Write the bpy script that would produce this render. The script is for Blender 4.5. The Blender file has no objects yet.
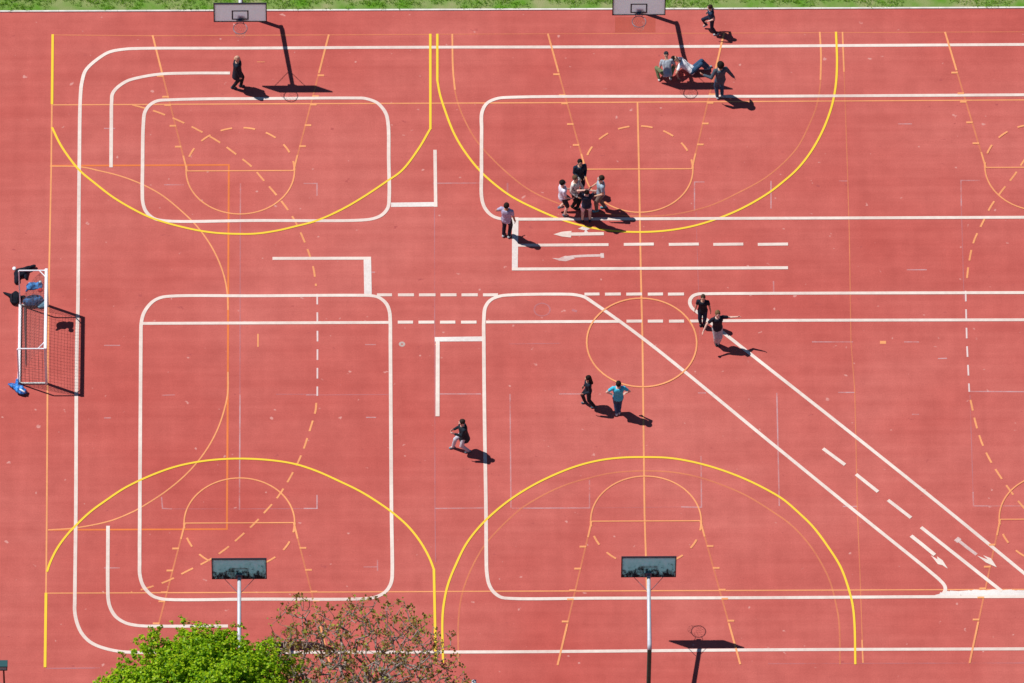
import bpy, bmesh, math, random
from mathutils import Vector, Matrix, noise
R = math.radians
random.seed(7)
scene = bpy.context.scene
COL = scene.collection
# ------------------------------------------------------------------ camera (a very long lens far above the court)
CAM = Vector((-9.38013593, -251.70772051, 341.99823399))
CR = Vector((0.99992086, -0.01046924, 0.00697643)).normalized()
FW = Vector((0.01182534, 0.59287136, -0.80521036)).normalized()
CU = CR.cross(FW).normalized()
FPX = 12700.1
cd = bpy.data.cameras.new('camera'); cam = bpy.data.objects.new('camera', cd); COL.objects.link(cam)
cam.matrix_world = Matrix(((CR.x, CU.x, -FW.x, CAM.x), (CR.y, CU.y, -FW.y, CAM.y), (CR.z, CU.z, -FW.z, CAM.z), (0, 0, 0, 1)))
cd.sensor_width = 36; cd.lens = 36 * FPX / 1024; cd.clip_start = 5; cd.clip_end = 9000
scene.camera = cam
# ------------------------------------------------------------------ light
SUN = Vector((-0.597, 0.256, 1.0)).normalized()          # towards the sun
wd = bpy.data.worlds.new('World'); scene.world = wd; wd.use_nodes = True
nt = wd.node_tree; bg = nt.nodes['Background']
sky = nt.nodes.new('ShaderNodeTexSky'); sky.sky_type = 'NISHITA'; sky.sun_disc = False
sky.sun_elevation = math.asin(SUN.z); sky.sun_rotation = math.atan2(SUN.x, SUN.y)
sky.air_density = 1.0; sky.dust_density = 0.0; sky.ozone_density = 5.0
nt.links.new(sky.outputs[0], bg.inputs[0]); bg.inputs[1].default_value = 0.05
sl = bpy.data.lights.new('sun', 'SUN'); sl.energy = 4.4; sl.angle = R(0.5); sl.color = (1.0, 0.955, 0.9)
so = bpy.data.objects.new('sun', sl); COL.objects.link(so); so.rotation_euler = (-SUN).to_track_quat('-Z', 'Y').to_euler()
so.location = (0, 0, 60)
scene.view_settings.view_transform = 'Standard'; scene.view_settings.look = 'None'
scene.view_settings.exposure = 0.04; scene.view_settings.gamma = 1.0; scene.view_settings.use_curve_mapping = False

def G(px, py, z=0.0):
    """place of a photographed point, on the level z metres above the court"""
    d = FW * FPX + CR * (px - 512) - CU * (py - 341.5)
    return CAM + d * ((z - CAM.z) / d.z)

# ------------------------------------------------------------------ materials
def mat(name, col, rough=0.7, metal=0.0, var=0.0, vscale=8.0, bump=0.0, bscale=60.0, alt=None, spec=0.3):
    m = bpy.data.materials.new(name); m.use_nodes = True; t = m.node_tree; b = t.nodes['Principled BSDF']
    b.inputs['Base Color'].default_value = (*col, 1); b.inputs['Roughness'].default_value = rough
    b.inputs['Metallic'].default_value = metal; b.inputs['Specular IOR Level'].default_value = spec
    tc = t.nodes.new('ShaderNodeTexCoord')
    if var or alt:
        n = t.nodes.new('ShaderNodeTexNoise'); n.inputs['Scale'].default_value = vscale; n.inputs['Detail'].default_value = 5
        t.links.new(tc.outputs['Object'], n.inputs['Vector'])
        r = t.nodes.new('ShaderNodeValToRGB'); r.color_ramp.elements[0].position = .35; r.color_ramp.elements[1].position = .65
        a = alt or tuple(c * (1 - var) for c in col)
        r.color_ramp.elements[0].color = (*a, 1); r.color_ramp.elements[1].color = (*[min(1, c * (1 + var)) for c in col], 1)
        t.links.new(n.outputs['Fac'], r.inputs[0]); t.links.new(r.outputs[0], b.inputs['Base Color'])
    if bump:
        n2 = t.nodes.new('ShaderNodeTexNoise'); n2.inputs['Scale'].default_value = bscale
        t.links.new(tc.outputs['Object'], n2.inputs['Vector'])
        bp = t.nodes.new('ShaderNodeBump'); bp.inputs['Strength'].default_value = bump; bp.inputs['Distance'].default_value = .02
        t.links.new(n2.outputs['Fac'], bp.inputs['Height']); t.links.new(bp.outputs[0], b.inputs['Normal'])
    return m

def paint(name, col, cover=1.0, wear=0.15, scale=3.0):
    """court paint: worn through in places so the rubber below shows"""
    m = bpy.data.materials.new(name); m.use_nodes = True; t = m.node_tree; b = t.nodes['Principled BSDF']
    b.inputs['Roughness'].default_value = .6; b.inputs['Specular IOR Level'].default_value = .2
    tc = t.nodes.new('ShaderNodeTexCoord')
    n1 = t.nodes.new('ShaderNodeTexNoise'); n1.inputs['Scale'].default_value = scale; n1.inputs['Detail'].default_value = 6; n1.inputs['Roughness'].default_value = .75
    n2 = t.nodes.new('ShaderNodeTexNoise'); n2.inputs['Scale'].default_value = .35; n2.inputs['Detail'].default_value = 2
    t.links.new(tc.outputs['Object'], n1.inputs['Vector']); t.links.new(tc.outputs['Object'], n2.inputs['Vector'])
    ad = t.nodes.new('ShaderNodeMath'); ad.operation = 'ADD'; t.links.new(n1.outputs['Fac'], ad.inputs[0]); t.links.new(n2.outputs['Fac'], ad.inputs[1])
    mr = t.nodes.new('ShaderNodeMapRange'); mr.inputs['From Min'].default_value = .7; mr.inputs['From Max'].default_value = 1.3
    mr.inputs['To Min'].default_value = max(0, cover - wear); mr.inputs['To Max'].default_value = min(1, cover + wear)
    t.links.new(ad.outputs[0], mr.inputs['Value'])
    mx = t.nodes.new('ShaderNodeMix'); mx.data_type = 'RGBA'; mx.inputs['Factor'].default_value = .5
    mx.inputs['A'].default_value = (*col, 1); mx.inputs['B'].default_value = (*[c * .9 for c in col], 1)
    t.links.new(n1.outputs['Fac'], mx.inputs['Factor']); t.links.new(mx.outputs['Result'], b.inputs['Base Color'])
    tr = t.nodes.new('ShaderNodeBsdfTransparent'); ms = t.nodes.new('ShaderNodeMixShader')
    t.links.new(mr.outputs[0], ms.inputs[0]); t.links.new(tr.outputs[0], ms.inputs[1]); t.links.new(b.outputs[0], ms.inputs[2])
    t.links.new(ms.outputs[0], t.nodes['Material Output'].inputs['Surface'])
    return m

def leafmat(name, cols, trans=.3, rough=.55):
    m = bpy.data.materials.new(name); m.use_nodes = True; t = m.node_tree; b = t.nodes['Principled BSDF']
    g = t.nodes.new('ShaderNodeNewGeometry'); r = t.nodes.new('ShaderNodeValToRGB'); e = r.color_ramp.elements
    e[0].position = 0; e[0].color = (*cols[0], 1); e[1].position = 1; e[1].color = (*cols[-1], 1)
    for i, c in enumerate(cols[1:-1]):
        k = e.new((i + 1) / (len(cols) - 1)); k.color = (*c, 1)
    t.links.new(g.outputs['Random Per Island'], r.inputs[0]); t.links.new(r.outputs[0], b.inputs['Base Color'])
    b.inputs['Roughness'].default_value = rough; b.inputs['Specular IOR Level'].default_value = .25
    tl = t.nodes.new('ShaderNodeBsdfTranslucent'); t.links.new(r.outputs[0], tl.inputs[0])
    ms = t.nodes.new('ShaderNodeMixShader'); ms.inputs[0].default_value = trans
    t.links.new(b.outputs[0], ms.inputs[1]); t.links.new(tl.outputs[0], ms.inputs[2])
    t.links.new(ms.outputs[0], t.nodes['Material Output'].inputs['Surface'])
    return m

def court_material():
    m = bpy.data.materials.new('red_rubber'); m.use_nodes = True; t = m.node_tree; b = t.nodes['Principled BSDF']
    b.inputs['Roughness'].default_value = .85; b.inputs['Specular IOR Level'].default_value = .15
    tc = t.nodes.new('ShaderNodeTexCoord')
    def nz(scale, det, rough=.6, stretch=(1, 1, 1)):
        mp = t.nodes.new('ShaderNodeMapping'); mp.inputs['Scale'].default_value = stretch
        n = t.nodes.new('ShaderNodeTexNoise'); n.inputs['Scale'].default_value = scale; n.inputs['Detail'].default_value = det; n.inputs['Roughness'].default_value = rough
        t.links.new(tc.outputs['Object'], mp.inputs['Vector']); t.links.new(mp.outputs[0], n.inputs['Vector']); return n.outputs['Fac']
    def ramp(f, p0, c0, p1, c1):
        r = t.nodes.new('ShaderNodeValToRGB'); e = r.color_ramp.elements
        e[0].position = p0; e[0].color = (*c0, 1); e[1].position = p1; e[1].color = (*c1, 1); t.links.new(f, r.inputs[0]); return r.outputs[0]
    def mix(kind, fac, a, bb):
        x = t.nodes.new('ShaderNodeMix'); x.data_type = 'RGBA'; x.blend_type = kind
        if isinstance(fac, float): x.inputs['Factor'].default_value = fac
        else: t.links.new(fac, x.inputs['Factor'])
        for s, v in (('A', a), ('B', bb)):
            if isinstance(v, tuple): x.inputs[s].default_value = (*v, 1)
            else: t.links.new(v, x.inputs[s])
        return x.outputs['Result']
    base = ramp(nz(.09, 3), .3, COURT_A, .7, COURT_B)                                   # broad fading
    c = mix('MULTIPLY', 1.0, base, ramp(nz(1.1, 5, .65), .25, (.88, .85, .85), .75, (1.08, 1.12, 1.12)))
    c = mix('MULTIPLY', 1.0, c, ramp(nz(1.0, 3, .6, (.10, 2.6, 1)), .25, (.93, .88, .88), .75, (1.06, 1.12, 1.12)))  # rolled lanes
    c = mix('MULTIPLY', 1.0, c, ramp(nz(1.0, 3, .6, (2.6, .10, 1)), .25, (.96, .95, .95), .75, (1.04, 1.05, 1.05)))
    c = mix('MULTIPLY', 1.0, c, ramp(nz(22, 3, .8), .2, (.84, .82, .82), .8, (1.16, 1.18, 1.18)))                      # granules
    # small scuffs: pale spots
    s = ramp(nz(3.2, 2, .5), .715, (0, 0, 0), .76, (1, 1, 1))
    c = mix('MIX', s, c, (.62, .27, .24))
    s2 = ramp(nz(2.1, 3, .6, (1, 1.7, 1)), .26, (1, 1, 1), .31, (0, 0, 0))
    c = mix('MIX', s2, c, (.40, .085, .08))
    # seams between poured bays
    sx = t.nodes.new('ShaderNodeSeparateXYZ'); t.links.new(tc.outputs['Object'], sx.inputs[0])
    t.links.new(c, b.inputs['Base Color'])
    n2 = nz(70, 2); bp = t.nodes.new('ShaderNodeBump'); bp.inputs['Strength'].default_value = .25; bp.inputs['Distance'].default_value = .01
    t.links.new(n2, bp.inputs['Height']); t.links.new(bp.outputs[0], b.inputs['Normal'])
    return m
COURT_A = (.475, .086, .071); COURT_B = (.555, .146, .123)

# ------------------------------------------------------------------ mesh helpers
def link(name, bm, m, parent=None, smooth=False):
    me = bpy.data.meshes.new(name); bm.to_mesh(me); bm.free()
    if smooth:
        for p in me.polygons: p.use_smooth = True
    o = bpy.data.objects.new(name, me); COL.objects.link(o)
    if m: me.materials.append(m)
    if parent: o.parent = parent
    return o
def thing(name, label, cat, loc, group=None, rz=0.0):
    o = bpy.data.objects.new(name, None); COL.objects.link(o); o.location = loc; o.rotation_euler = (0, 0, rz); o.empty_display_size = .3
    o['label'] = label; o['category'] = cat
    if group: o['group'] = group
    return o
def tag(o, label, cat, group=None):
    o['label'] = label; o['category'] = cat
    if group: o['group'] = group
    return o
def box(bm, c, s, rot=None):
    M = Matrix.Translation(c) @ (rot.to_4x4() if rot else Matrix.Identity(4)) @ Matrix.Diagonal((s[0], s[1], s[2], 1))
    bmesh.ops.create_cube(bm, size=1, matrix=M)
def rings(bm, rr, cap=True):
    vs = [[bm.verts.new(p) for p in ring] for ring in rr]; n = len(rr[0])
    for a, b in zip(vs, vs[1:]):
        for i in range(n): bm.faces.new((a[i], a[(i + 1) % n], b[(i + 1) % n], b[i]))
    if cap: bm.faces.new(list(reversed(vs[0]))); bm.faces.new(vs[-1])
def frame(d, ref=None):
    d = d.normalized(); ref = ref or (Vector((0, 0, 1)) if abs(d.z) < .9 else Vector((0, 1, 0)))
    u = ref.cross(d); u = u.normalized() if u.length > 1e-6 else Vector((1, 0, 0)); return u, d.cross(u)
def tube(bm, pts, rad, n=10, cap=True):
    pts = [Vector(p) for p in pts]; rr = []
    rads = rad if isinstance(rad, (list, tuple)) else [rad] * len(pts)
    u = None
    for i, p in enumerate(pts):
        d = (pts[min(i + 1, len(pts) - 1)] - pts[max(i - 1, 0)]).normalized()
        if u is None: u, v = frame(d)
        else:
            u = (u - d * u.dot(d)).normalized(); v = d.cross(u)
        rr.append([p + (u * math.cos(2 * math.pi * k / n) + v * math.sin(2 * math.pi * k / n)) * rads[i] for k in range(n)])
    rings(bm, rr, cap)
def capsule(bm, a, b, ra, rb, n=10):
    a = Vector(a); b = Vector(b); d = b - a
    if d.length < 1e-5: d = Vector((0, 0, .001))
    dn = d.normalized(); pts = []; rs = []
    for t in (-1, -.8, -.45): pts.append(a + dn * ra * t); rs.append(ra * math.sqrt(max(.02, 1 - t * t)))
    pts.append(a); rs.append(ra); pts.append(b); rs.append(rb)
    for t in (.45, .8, 1): pts.append(b + dn * rb * t); rs.append(rb * math.sqrt(max(.02, 1 - t * t)))
    u, v = frame(dn)
    rings(bm, [[p + (u * math.cos(2 * math.pi * k / n) + v * math.sin(2 * math.pi * k / n)) * r for k in range(n)] for p, r in zip(pts, rs)])
def ell(bm, c, r, rot=None, seg=14):
    M = Matrix.Translation(c) @ (rot.to_4x4() if rot else Matrix.Identity(4)) @ Matrix.Diagonal((r[0], r[1], r[2], 1))
    bmesh.ops.create_uvsphere(bm, u_segments=seg, v_segments=seg * 2 // 3, radius=1, matrix=M)
def fuse(name, bm, m, parent, voxel=.012, sm=2, fold=0.0):
    """weld overlapping volumes into one continuous smooth surface"""
    me = bpy.data.meshes.new('t'); bm.normal_update(); bm.to_mesh(me); bm.free(); o = bpy.data.objects.new('t', me); COL.objects.link(o)
    k = o.modifiers.new('r', 'REMESH'); k.mode = 'VOXEL'; k.voxel_size = voxel
    if sm: s = o.modifiers.new('s', 'SMOOTH'); s.iterations = sm; s.factor = .5
    if fold:
        tx = bpy.data.textures.new('fold', 'CLOUDS'); tx.noise_scale = .09
        dm = o.modifiers.new('d', 'DISPLACE'); dm.texture = tx; dm.strength = fold; dm.mid_level = .5
    dg = bpy.context.evaluated_depsgraph_get(); me2 = bpy.data.meshes.new_from_object(o.evaluated_get(dg))
    bpy.data.objects.remove(o); me2.name = name; me2.materials.clear(); me2.materials.append(m)
    for p in me2.polygons: p.use_smooth = True
    r = bpy.data.objects.new(name, me2); COL.objects.link(r)
    if parent: r.parent = parent
    return r
def struct(o): o['kind'] = 'structure'; return o

# ------------------------------------------------------------------ ground
bm = bmesh.new()
for v in ((-2500, -900, -.03), (2500, -900, -.03), (2500, 4000, -.03), (-2500, 4000, -.03)): bm.verts.new(v)
bm.faces.new(bm.verts[:])
struct(link('ground', bm, mat('meadow', (.10, .15, .035), .9, var=.35, vscale=.5)))
E0 = G(0, 12.4); E1 = G(1024, 8.6)                     # the court's far edge
ed = (E1 - E0).normalized(); en = Vector((-ed.y, ed.x, 0))
def edge(t, off=0.0, z=0.0): p = E0 + ed * t + en * off; return Vector((p.x, p.y, z))
bm = bmesh.new()
for v in (edge(-30), edge(70), Vector((50, -40, 0)), Vector((-50, -40, 0))): bm.verts.new(v)
bm.faces.new(bm.verts[:])
struct(link('court_surface', bm, court_material()))
# soil bed behind the edging and grass on it
def soil_mat():
    m = mat('grass_soil', (.10, .26, .015), .95, alt=(.30, .32, .14), vscale=1.1, bump=.8, bscale=30)
    return m
bm = bmesh.new(); N = 300
a = []; b_ = []
for i in range(N + 1):
    t = -25 + 85 * i / N
    a.append(bm.verts.new(edge(t, .05, .035))); b_.append(bm.verts.new(edge(t, 14, .06)))
for i in range(N): bm.faces.new((a[i], a[i + 1], b_[i + 1], b_[i]))
struct(link('grass_bed', bm, soil_mat()))
bm = bmesh.new(); u = 0
kerb = mat('kerb_concrete', (.74, .71, .66), .8, var=.12, vscale=3, bump=.3)
t = -25.0
while t < 60:                                            # edging stones, one metre each
    c = edge(t + .5, .03, .0); box(bm, c + Vector((0, 0, -.01)), (.994, .058, .10), Matrix.Rotation(math.atan2(ed.y, ed.x), 3, 'Z')); t += 1.0
struct(link('kerb', bm, kerb))
# grass: countless blades
bm = bmesh.new(); rnd = random.Random(3)
def bladetuft(bm, p, n, h, w):
    for _ in range(n):
        an = rnd.uniform(0, 6.283); d = Vector((math.cos(an), math.sin(an), 0)); q = p + Vector((rnd.gauss(0, .03), rnd.gauss(0, .03), 0))
        hh = h * rnd.uniform(.5, 1.25); s = Vector((-d.y, d.x, 0)) * w
        v = [bm.verts.new(q - s), bm.verts.new(q + s), bm.verts.new(q + d * hh * .45 + Vector((0, 0, hh)))]
        bm.faces.new(v)
for i in range(26000):
    t = rnd.uniform(-3, 40); o = abs(rnd.random()) ** .9 * 2.6 + .06
    k = noise.noise(Vector((t * .55, o * 1.1, 3)))
    k2 = noise.noise(Vector((t * 2.1, o * 2.5, 9)))
    if o < .42 and k + k2 * .6 < -.12 + (.2 if o < .25 else 0): continue    # bare dry rim in places
    if k < -.38: continue
    bladetuft(bm, edge(t, o, .04), 5, .05 + .05 * max(0, k + .4) + (.05 if o > .5 else 0), .009)
go = link('grass', bm, leafmat('grass_blades', [(.08, .24, .008), (.20, .46, .015), (.30, .58, .02), (.42, .60, .08), (.10, .30, .01)], .35))
tag(go, 'strip of rough green grass along the far edge of the red court', 'grass'); go['kind'] = 'stuff'

# ------------------------------------------------------------------ painted markings
LV = [0.0]
def cr(P, k=8):
    out = []; n = len(P)
    for i in range(n - 1):
        p0 = P[max(i - 1, 0)]; p1 = P[i]; p2 = P[i + 1]; p3 = P[min(i + 2, n - 1)]
        if i == 0: p0 = p1 * 2 - p2
        if i == n - 2: p3 = p2 * 2 - p1
        t0 = 0; t1 = t0 + max((p1 - p0).length, 1e-4) ** .5; t2 = t1 + max((p2 - p1).length, 1e-4) ** .5; t3 = t2 + max((p3 - p2).length, 1e-4) ** .5
        for j in range(k):
            t = t1 + (t2 - t1) * j / k
            A1 = p0 * ((t1 - t) / (t1 - t0)) + p1 * ((t - t0) / (t1 - t0)); A2 = p1 * ((t2 - t) / (t2 - t1)) + p2 * ((t - t1) / (t2 - t1)); A3 = p2 * ((t3 - t) / (t3 - t2)) + p3 * ((t - t2) / (t3 - t2))
            B1 = A1 * ((t2 - t) / (t2 - t0)) + A2 * ((t - t0) / (t2 - t0)); B2 = A2 * ((t3 - t) / (t3 - t1)) + A3 * ((t - t1) / (t3 - t1))
            out.append(B1 * ((t2 - t) / (t2 - t1)) + B2 * ((t - t1) / (t2 - t1)))
    out.append(P[-1]); return out
class Marks:
    def __init__(s, z0): s.bm = bmesh.new(); s.z = z0
    def ribbon(s, pts, w, z, closed=False, rag=0.0):
        n = len(pts); L = []; Rr = []
        for i, p in enumerate(pts):
            if closed: a = pts[(i - 1) % n]; b = pts[(i + 1) % n]
            else: a = pts[max(i - 1, 0)]; b = pts[min(i + 1, n - 1)]
            d1 = (p - a); d2 = (b - p)
            if d1.length < 1e-6: d1 = d2
            if d2.length < 1e-6: d2 = d1
            d1 = d1.normalized(); d2 = d2.normalized(); d = (d1 + d2)
            if d.length < 1e-6: d = d1
            d.normalize(); nn = Vector((-d.y, d.x, 0)); k = 1 / max(.5, nn.dot(Vector((-d1.y, d1.x, 0))))
            j = w * (1 + (rag * noise.noise(p * 6) if rag else .05 * noise.noise(p * 2.5)))
            L.append(s.bm.verts.new(Vector((p.x, p.y, z)) + nn * j * .5 * k)); Rr.append(s.bm.verts.new(Vector((p.x, p.y, z)) - nn * j * .5 * k))
        for i in range(n if closed else n - 1):
            q = (i + 1) % n; s.bm.faces.new((L[i], Rr[i], Rr[q], L[q]))
    def line(s, px, w, smooth=False, closed=False, dash=None, world=False, phase=0.0, rag=0.0):
        s.z += .00012
        P = [Vector((p[0], p[1], 0)) if world else G(*p) for p in px]
        if closed and smooth:
            P = P + [P[0]]; P = cr(P)[:-1]
        elif smooth: P = cr(P)
        if dash: s.dashes(P, w, dash, phase, closed)
        else: s.ribbon(P, w, s.z, closed, rag)
        return s
    def dashes(s, P, w, dash, phase=0.0, closed=False):
        on, off = dash; pos = phase; cum = [0]
        for a, b in zip(P, P[1:]): cum.append(cum[-1] + (b - a).length)
        def at(d):
            for i in range(len(P) - 1):
                if cum[i + 1] >= d:
                    f = (d - cum[i]) / max(1e-6, cum[i + 1] - cum[i]); return P[i].lerp(P[i + 1], f)
            return P[-1].copy()
        while pos < cum[-1] - .02:
            e = min(pos + on, cum[-1]); m_ = max(2, int((e - pos) / .12) + 1)
            s.ribbon([at(pos + (e - pos) * k / m_) for k in range(m_ + 1)], w, s.z); pos += on + off
    def poly(s, px):
        s.z += .00025; s.bm.faces.new([s.bm.verts.new(Vector((*G(*p).xy, s.z))) for p in px])
    def done(s, name, m):
        bmesh.ops.recalc_face_normals(s.bm, faces=s.bm.faces[:])
        for f in s.bm.faces:
            if f.normal.z < 0: f.normal_flip()
        return struct(link(name, s.bm, m))
# faint old marks (oldest paint, lowest)
fv = Marks(.003); W = .045
for seg in [[(164, 184.8), (184, 184.8)], [(240.5, 183.5), (240.3, 215)], [(303.5, 183.5), (317, 183.5), (317, 196)], [(433, 183.3), (481, 183)],
            [(694.5, 211), (694.5, 182), (704.5, 182)], [(771, 181), (771, 208.5)], [(839, 181), (847.5, 181)], [(980, 180.5), (961, 180.5), (961.3, 206)],
            [(906.8, 269.8), (926.8, 269.8)], [(773.5, 281), (773.8, 293.5)], [(240, 394.5), (239.5, 510)], [(161.5, 497), (162.5, 508.5), (172, 509)],
            [(303.5, 508.5), (317, 508.5), (317, 495)], [(306, 395), (317.5, 395)], [(435, 394), (481, 394)], [(510, 394), (511, 508)], [(435, 508.5), (484, 508)],
            [(512, 508.3), (589.5, 508), (589.5, 480)], [(701, 456), (701.5, 507.3), (681, 507)], [(559, 394), (585, 394)], [(698, 393), (706, 393)],
            [(776.8, 393), (779.3, 506)], [(838, 392.5), (854.5, 392.5)], [(843, 506.5), (857, 506.5)], [(970, 391.5), (1030, 391.8)],
            [(973, 492), (973.5, 506), (1030, 506)], [(812, 342), (853, 342)], [(904, 342), (919, 342)], [(363.5, 567), (377.5, 567)], [(377.5, 560), (377.5, 571)],
            [(104, 568), (120, 568)], [(104, 345.5), (120, 345.5)], [(162, 395.3), (175, 395)], [(104, 418), (111, 418)], [(104, 128.5), (115, 128.5)],
            [(364, 272.3), (375, 272.3)], [(365, 344.7), (376, 344.7)], [(366, 417.5), (376, 417.5)], [(898, 124), (912, 124)], [(938, 358.7), (947, 358.4)], [(912, 414.5), (919, 414.5)]]:
    fv.line(seg, W)
fv.done('faded_white_marking', paint('old_white_paint', (.82, .60, .64), .28, .32, 3))
fp = Marks(.0035)
fp.line([(507.5, 183), (507.5, 196)], .06); fp.line([(240.3, 215), (239.9, 394)], .04); fp.line([(172, 509), (303, 508.7)], .03)
fp.line([(961.3, 206), (964, 300)], .035); fp.line([(970, 395), (973, 492)], .03); fp.line([(317, 395), (389, 394.5)], .03); fp.line([(589, 508), (681, 507)], .02)
fp.line([(276, 394.3), (317, 394.3)], .03); fp.line([(696, 212), (700, 340)], .02); fp.line([(520, 508), (589, 508)], .03)
fp.line([(95, 668), (46, 668.5)], .05); fp.line([(509, 344), (560, 343.5)], .03)
fp.line([(768, 663.7), (1030, 663)], .04); fp.line([(435, 513), (434.5, 170)], .035); fp.line([(435.5, 562), (435, 513)], .035); fp.line([(53, 668.3), (100, 668)], .03)
for t in range(1): fp.line([(534, 310), (536, 305.5), (542, 303.3), (548, 305.5), (550, 310), (548, 314), (542, 316), (536, 314)], .05, True, True)
fp.line([(572, 310), (577, 311.5)], .09)
cv = Marks(.0042); dc = G(402, 344.2)
cv.line([(dc.x + .07 * math.cos(2 * math.pi * k / 20), dc.y + .07 * math.sin(2 * math.pi * k / 20)) for k in range(20)], .075, closed=True, world=True)
cv.done('ground_socket_ring', paint('pale_ring_paint', (.62, .50, .46), .75, .2, 9))
fp.done('ghost_marking', paint('ghost_paint', (.66, .30, .34), .3, .25, 2))
# redder repaired patch below the middle far board
rp = Marks(.002); rp.poly([(615, 17), (655.5, 17), (655.5, 32.5), (615, 32.5)])
rp.done('repaired_patch', paint('fresh_red', (.60, .12, .07), .30, .1, 1))

# orange court lines --------------------------------------------------------------
og = Marks(.0068); of = Marks(.0048); OW = .055
og.line([(51.9, 104), (51.2, 171), (49.3, 263), (47.5, 384), (46.8, 513), (46.3, 572), (46, 593)], OW)
of.line([(52.7, 35), (153.8, 35.8), (430, 34.5)], .04); of.line([(437, 34.3), (820, 32.8), (1030, 31.8)], .03)
og.line([(51.3, 105), (256, 104), (512, 103), (768, 101.5), (1030, 100)], .045)
ro = Marks(.0058); ro.line([(50, 165.8), (228.8, 165), (228, 342), (227, 529.2), (48, 530)], .065); ro.done('red_orange_marking', paint('red_orange_paint', (.90, .24, .06), .8, .15, 3))
og.line([(50, 166.2), (80.5, 167), (100, 171), (120, 176), (140, 183.5), (160, 194), (180, 209.8), (197.5, 227), (212.5, 248.5), (222.5, 271), (227, 291), (228, 310)], .05, True)
og.line([(228, 372), (227.8, 392), (225, 407), (217.5, 429.5), (205, 452), (187.5, 473), (165, 492), (140, 508), (132.5, 512), (110, 521), (75, 528), (48, 530)], .05, True)
og.line([(132.5, 105), (151, 110), (165, 115), (185, 123.5), (203.5, 133), (220.5, 143), (237.5, 155.5), (252, 167), (262, 178.5), (282, 202), (293.5, 218.5), (301, 233.5), (308.5, 252), (313.5, 268.5), (316, 286)], .065, True, dash=(.45, .29))
og.line([(316.3, 403), (315.5, 411), (310, 429.5), (303.5, 449.5), (297, 464.5), (287, 483), (276, 499.5), (265, 512), (255, 523), (241, 536), (225, 549.5), (207.5, 561), (187.5, 571), (167.5, 581), (147.5, 588), (131, 592.5)], .065, True, dash=(.45, .29))
og.line([(1040, 143), (1026, 158), (1013.8, 176), (1001.8, 191), (990.5, 207), (983, 222), (974, 241), (968.8, 263.5), (966.5, 283.5)], .065, True, dash=(.45, .29))
og.line([(970.5, 400), (971.8, 406), (976, 424.5), (982.5, 444.5), (990.5, 461), (1000.5, 477), (1013, 494.5), (1024, 508), (1040, 525)], .065, True, dash=(.45, .29))
og.line([(47.5, 593.3), (256, 592.5), (512, 591.3), (768, 590.5), (1030, 589.5)], .045)
og.line([(637.5, 102), (639, 171), (640.8, 271), (642.5, 342), (644.5, 513), (647, 592)], .06)
of.line([(452.3, 34), (453, 70), (456, 96), (463.5, 117.5), (476, 140), (493.5, 160), (512, 177), (527, 188.5), (549.5, 200), (575, 208.5), (610, 214.5), (640, 216.3), (665, 215.5), (687, 212), (712, 205), (737, 193.5), (768, 176), (795.5, 150), (808, 127.5), (816.8, 105), (820.5, 82.5), (821, 55), (819.8, 32)], .05, True)
og.line([(452.3, 34), (453, 70), (455, 90)], .06, True); og.line([(819.8, 32), (821, 55), (820.5, 80)], .06, True)
of.line([(458.5, 665), (458.5, 619.5), (462, 594.5), (471, 569.5), (483.5, 547), (498.5, 529.5), (512, 516.5), (522, 508), (544.5, 494.5), (567, 484.5), (589.5, 478), (612, 473), (644.5, 471), (674.5, 472.5), (699.5, 477.5), (724.5, 486), (747, 496), (773, 512), (790.5, 524.5), (808, 543), (822, 564.5), (830.5, 583), (835.5, 602), (839, 622), (840, 664.5)], .055, True)
of.line([(842.5, 32), (845.5, 112), (847.5, 171), (849.3, 233), (851, 342), (854.8, 392), (857.5, 513), (860.5, 587), (863, 663)], .035)
og.line([(842.5, 32), (844, 72)], .055); og.line([(862, 640), (863, 663)], .05)
for (x, y) in ((258, 338), (863, 342.5)): og.line([(x, y - 4), (x, y + 9)], .05) if x < 300 else og.line([(880, 342.5), (886, 342.5)], .12)
og.line([(434.5, 339), (445, 339)], .05); og.line([(435, 344.5), (440, 344.5)], .04)
og.line([(257, 62), (265, 62)], .02)
EL = 13.1086
def key(cx, s, skew=0.0, mid=.5):
    """one free-throw zone: slanted sides, line, half solid half dashed circle, tick marks"""
    f = s * (EL - 5.8); e = s * EL; fx = cx
    for q in (-1, 1):
        of.line([(fx + q * 3, e), (fx + q * 1.8, f)], .055, world=True)
        og.line([(fx + q * 3, e), (fx + q * 2.66, e - s * 1.65)], .065, world=True)
        og.line([(fx + q * 1.93, f + s * .65), (fx + q * 1.8, f)], .06, world=True)
        for d in (1.75, 2.64, 3.0, 3.88, 4.77):
            x = fx + q * (3 - 1.2 * d / 5.8); og.line([(x - q * .02, e - s * d), (x + q * .20, e - s * d)], .075, world=True)
    og.line([(fx - 1.8, f), (fx + 1.8, f)], .045, world=True)
    n = 40
    og.line([(fx + 1.83 * math.cos(math.pi * k / n), f - s * 1.83 * math.sin(math.pi * k / n)) for k in range(n + 1)], .05, world=True)
    og.line([(fx + 1.83 * math.cos(math.pi * k / n), f + s * 1.83 * math.sin(math.pi * k / n)) for k in range(n + 1)], .065, world=True, dash=(.40, .39))
LX = -13.457; RX = 13.53
for cx in (LX, 0.0, RX): key(cx, 1); key(cx, -1)
og.line([(642 / 1e9 + 1.84 * math.cos(2 * math.pi * k / 64) - .02, 1.84 * math.sin(2 * math.pi * k / 64) + .03) for k in range(64)], .055, closed=True, world=True)
og.done('orange_marking', paint('orange_paint', (.98, .42, .17), .80, .18, 4))
of.done('faded_orange_marking', paint('old_orange_paint', (.88, .30, .14), .55, .25, 2))

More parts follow.
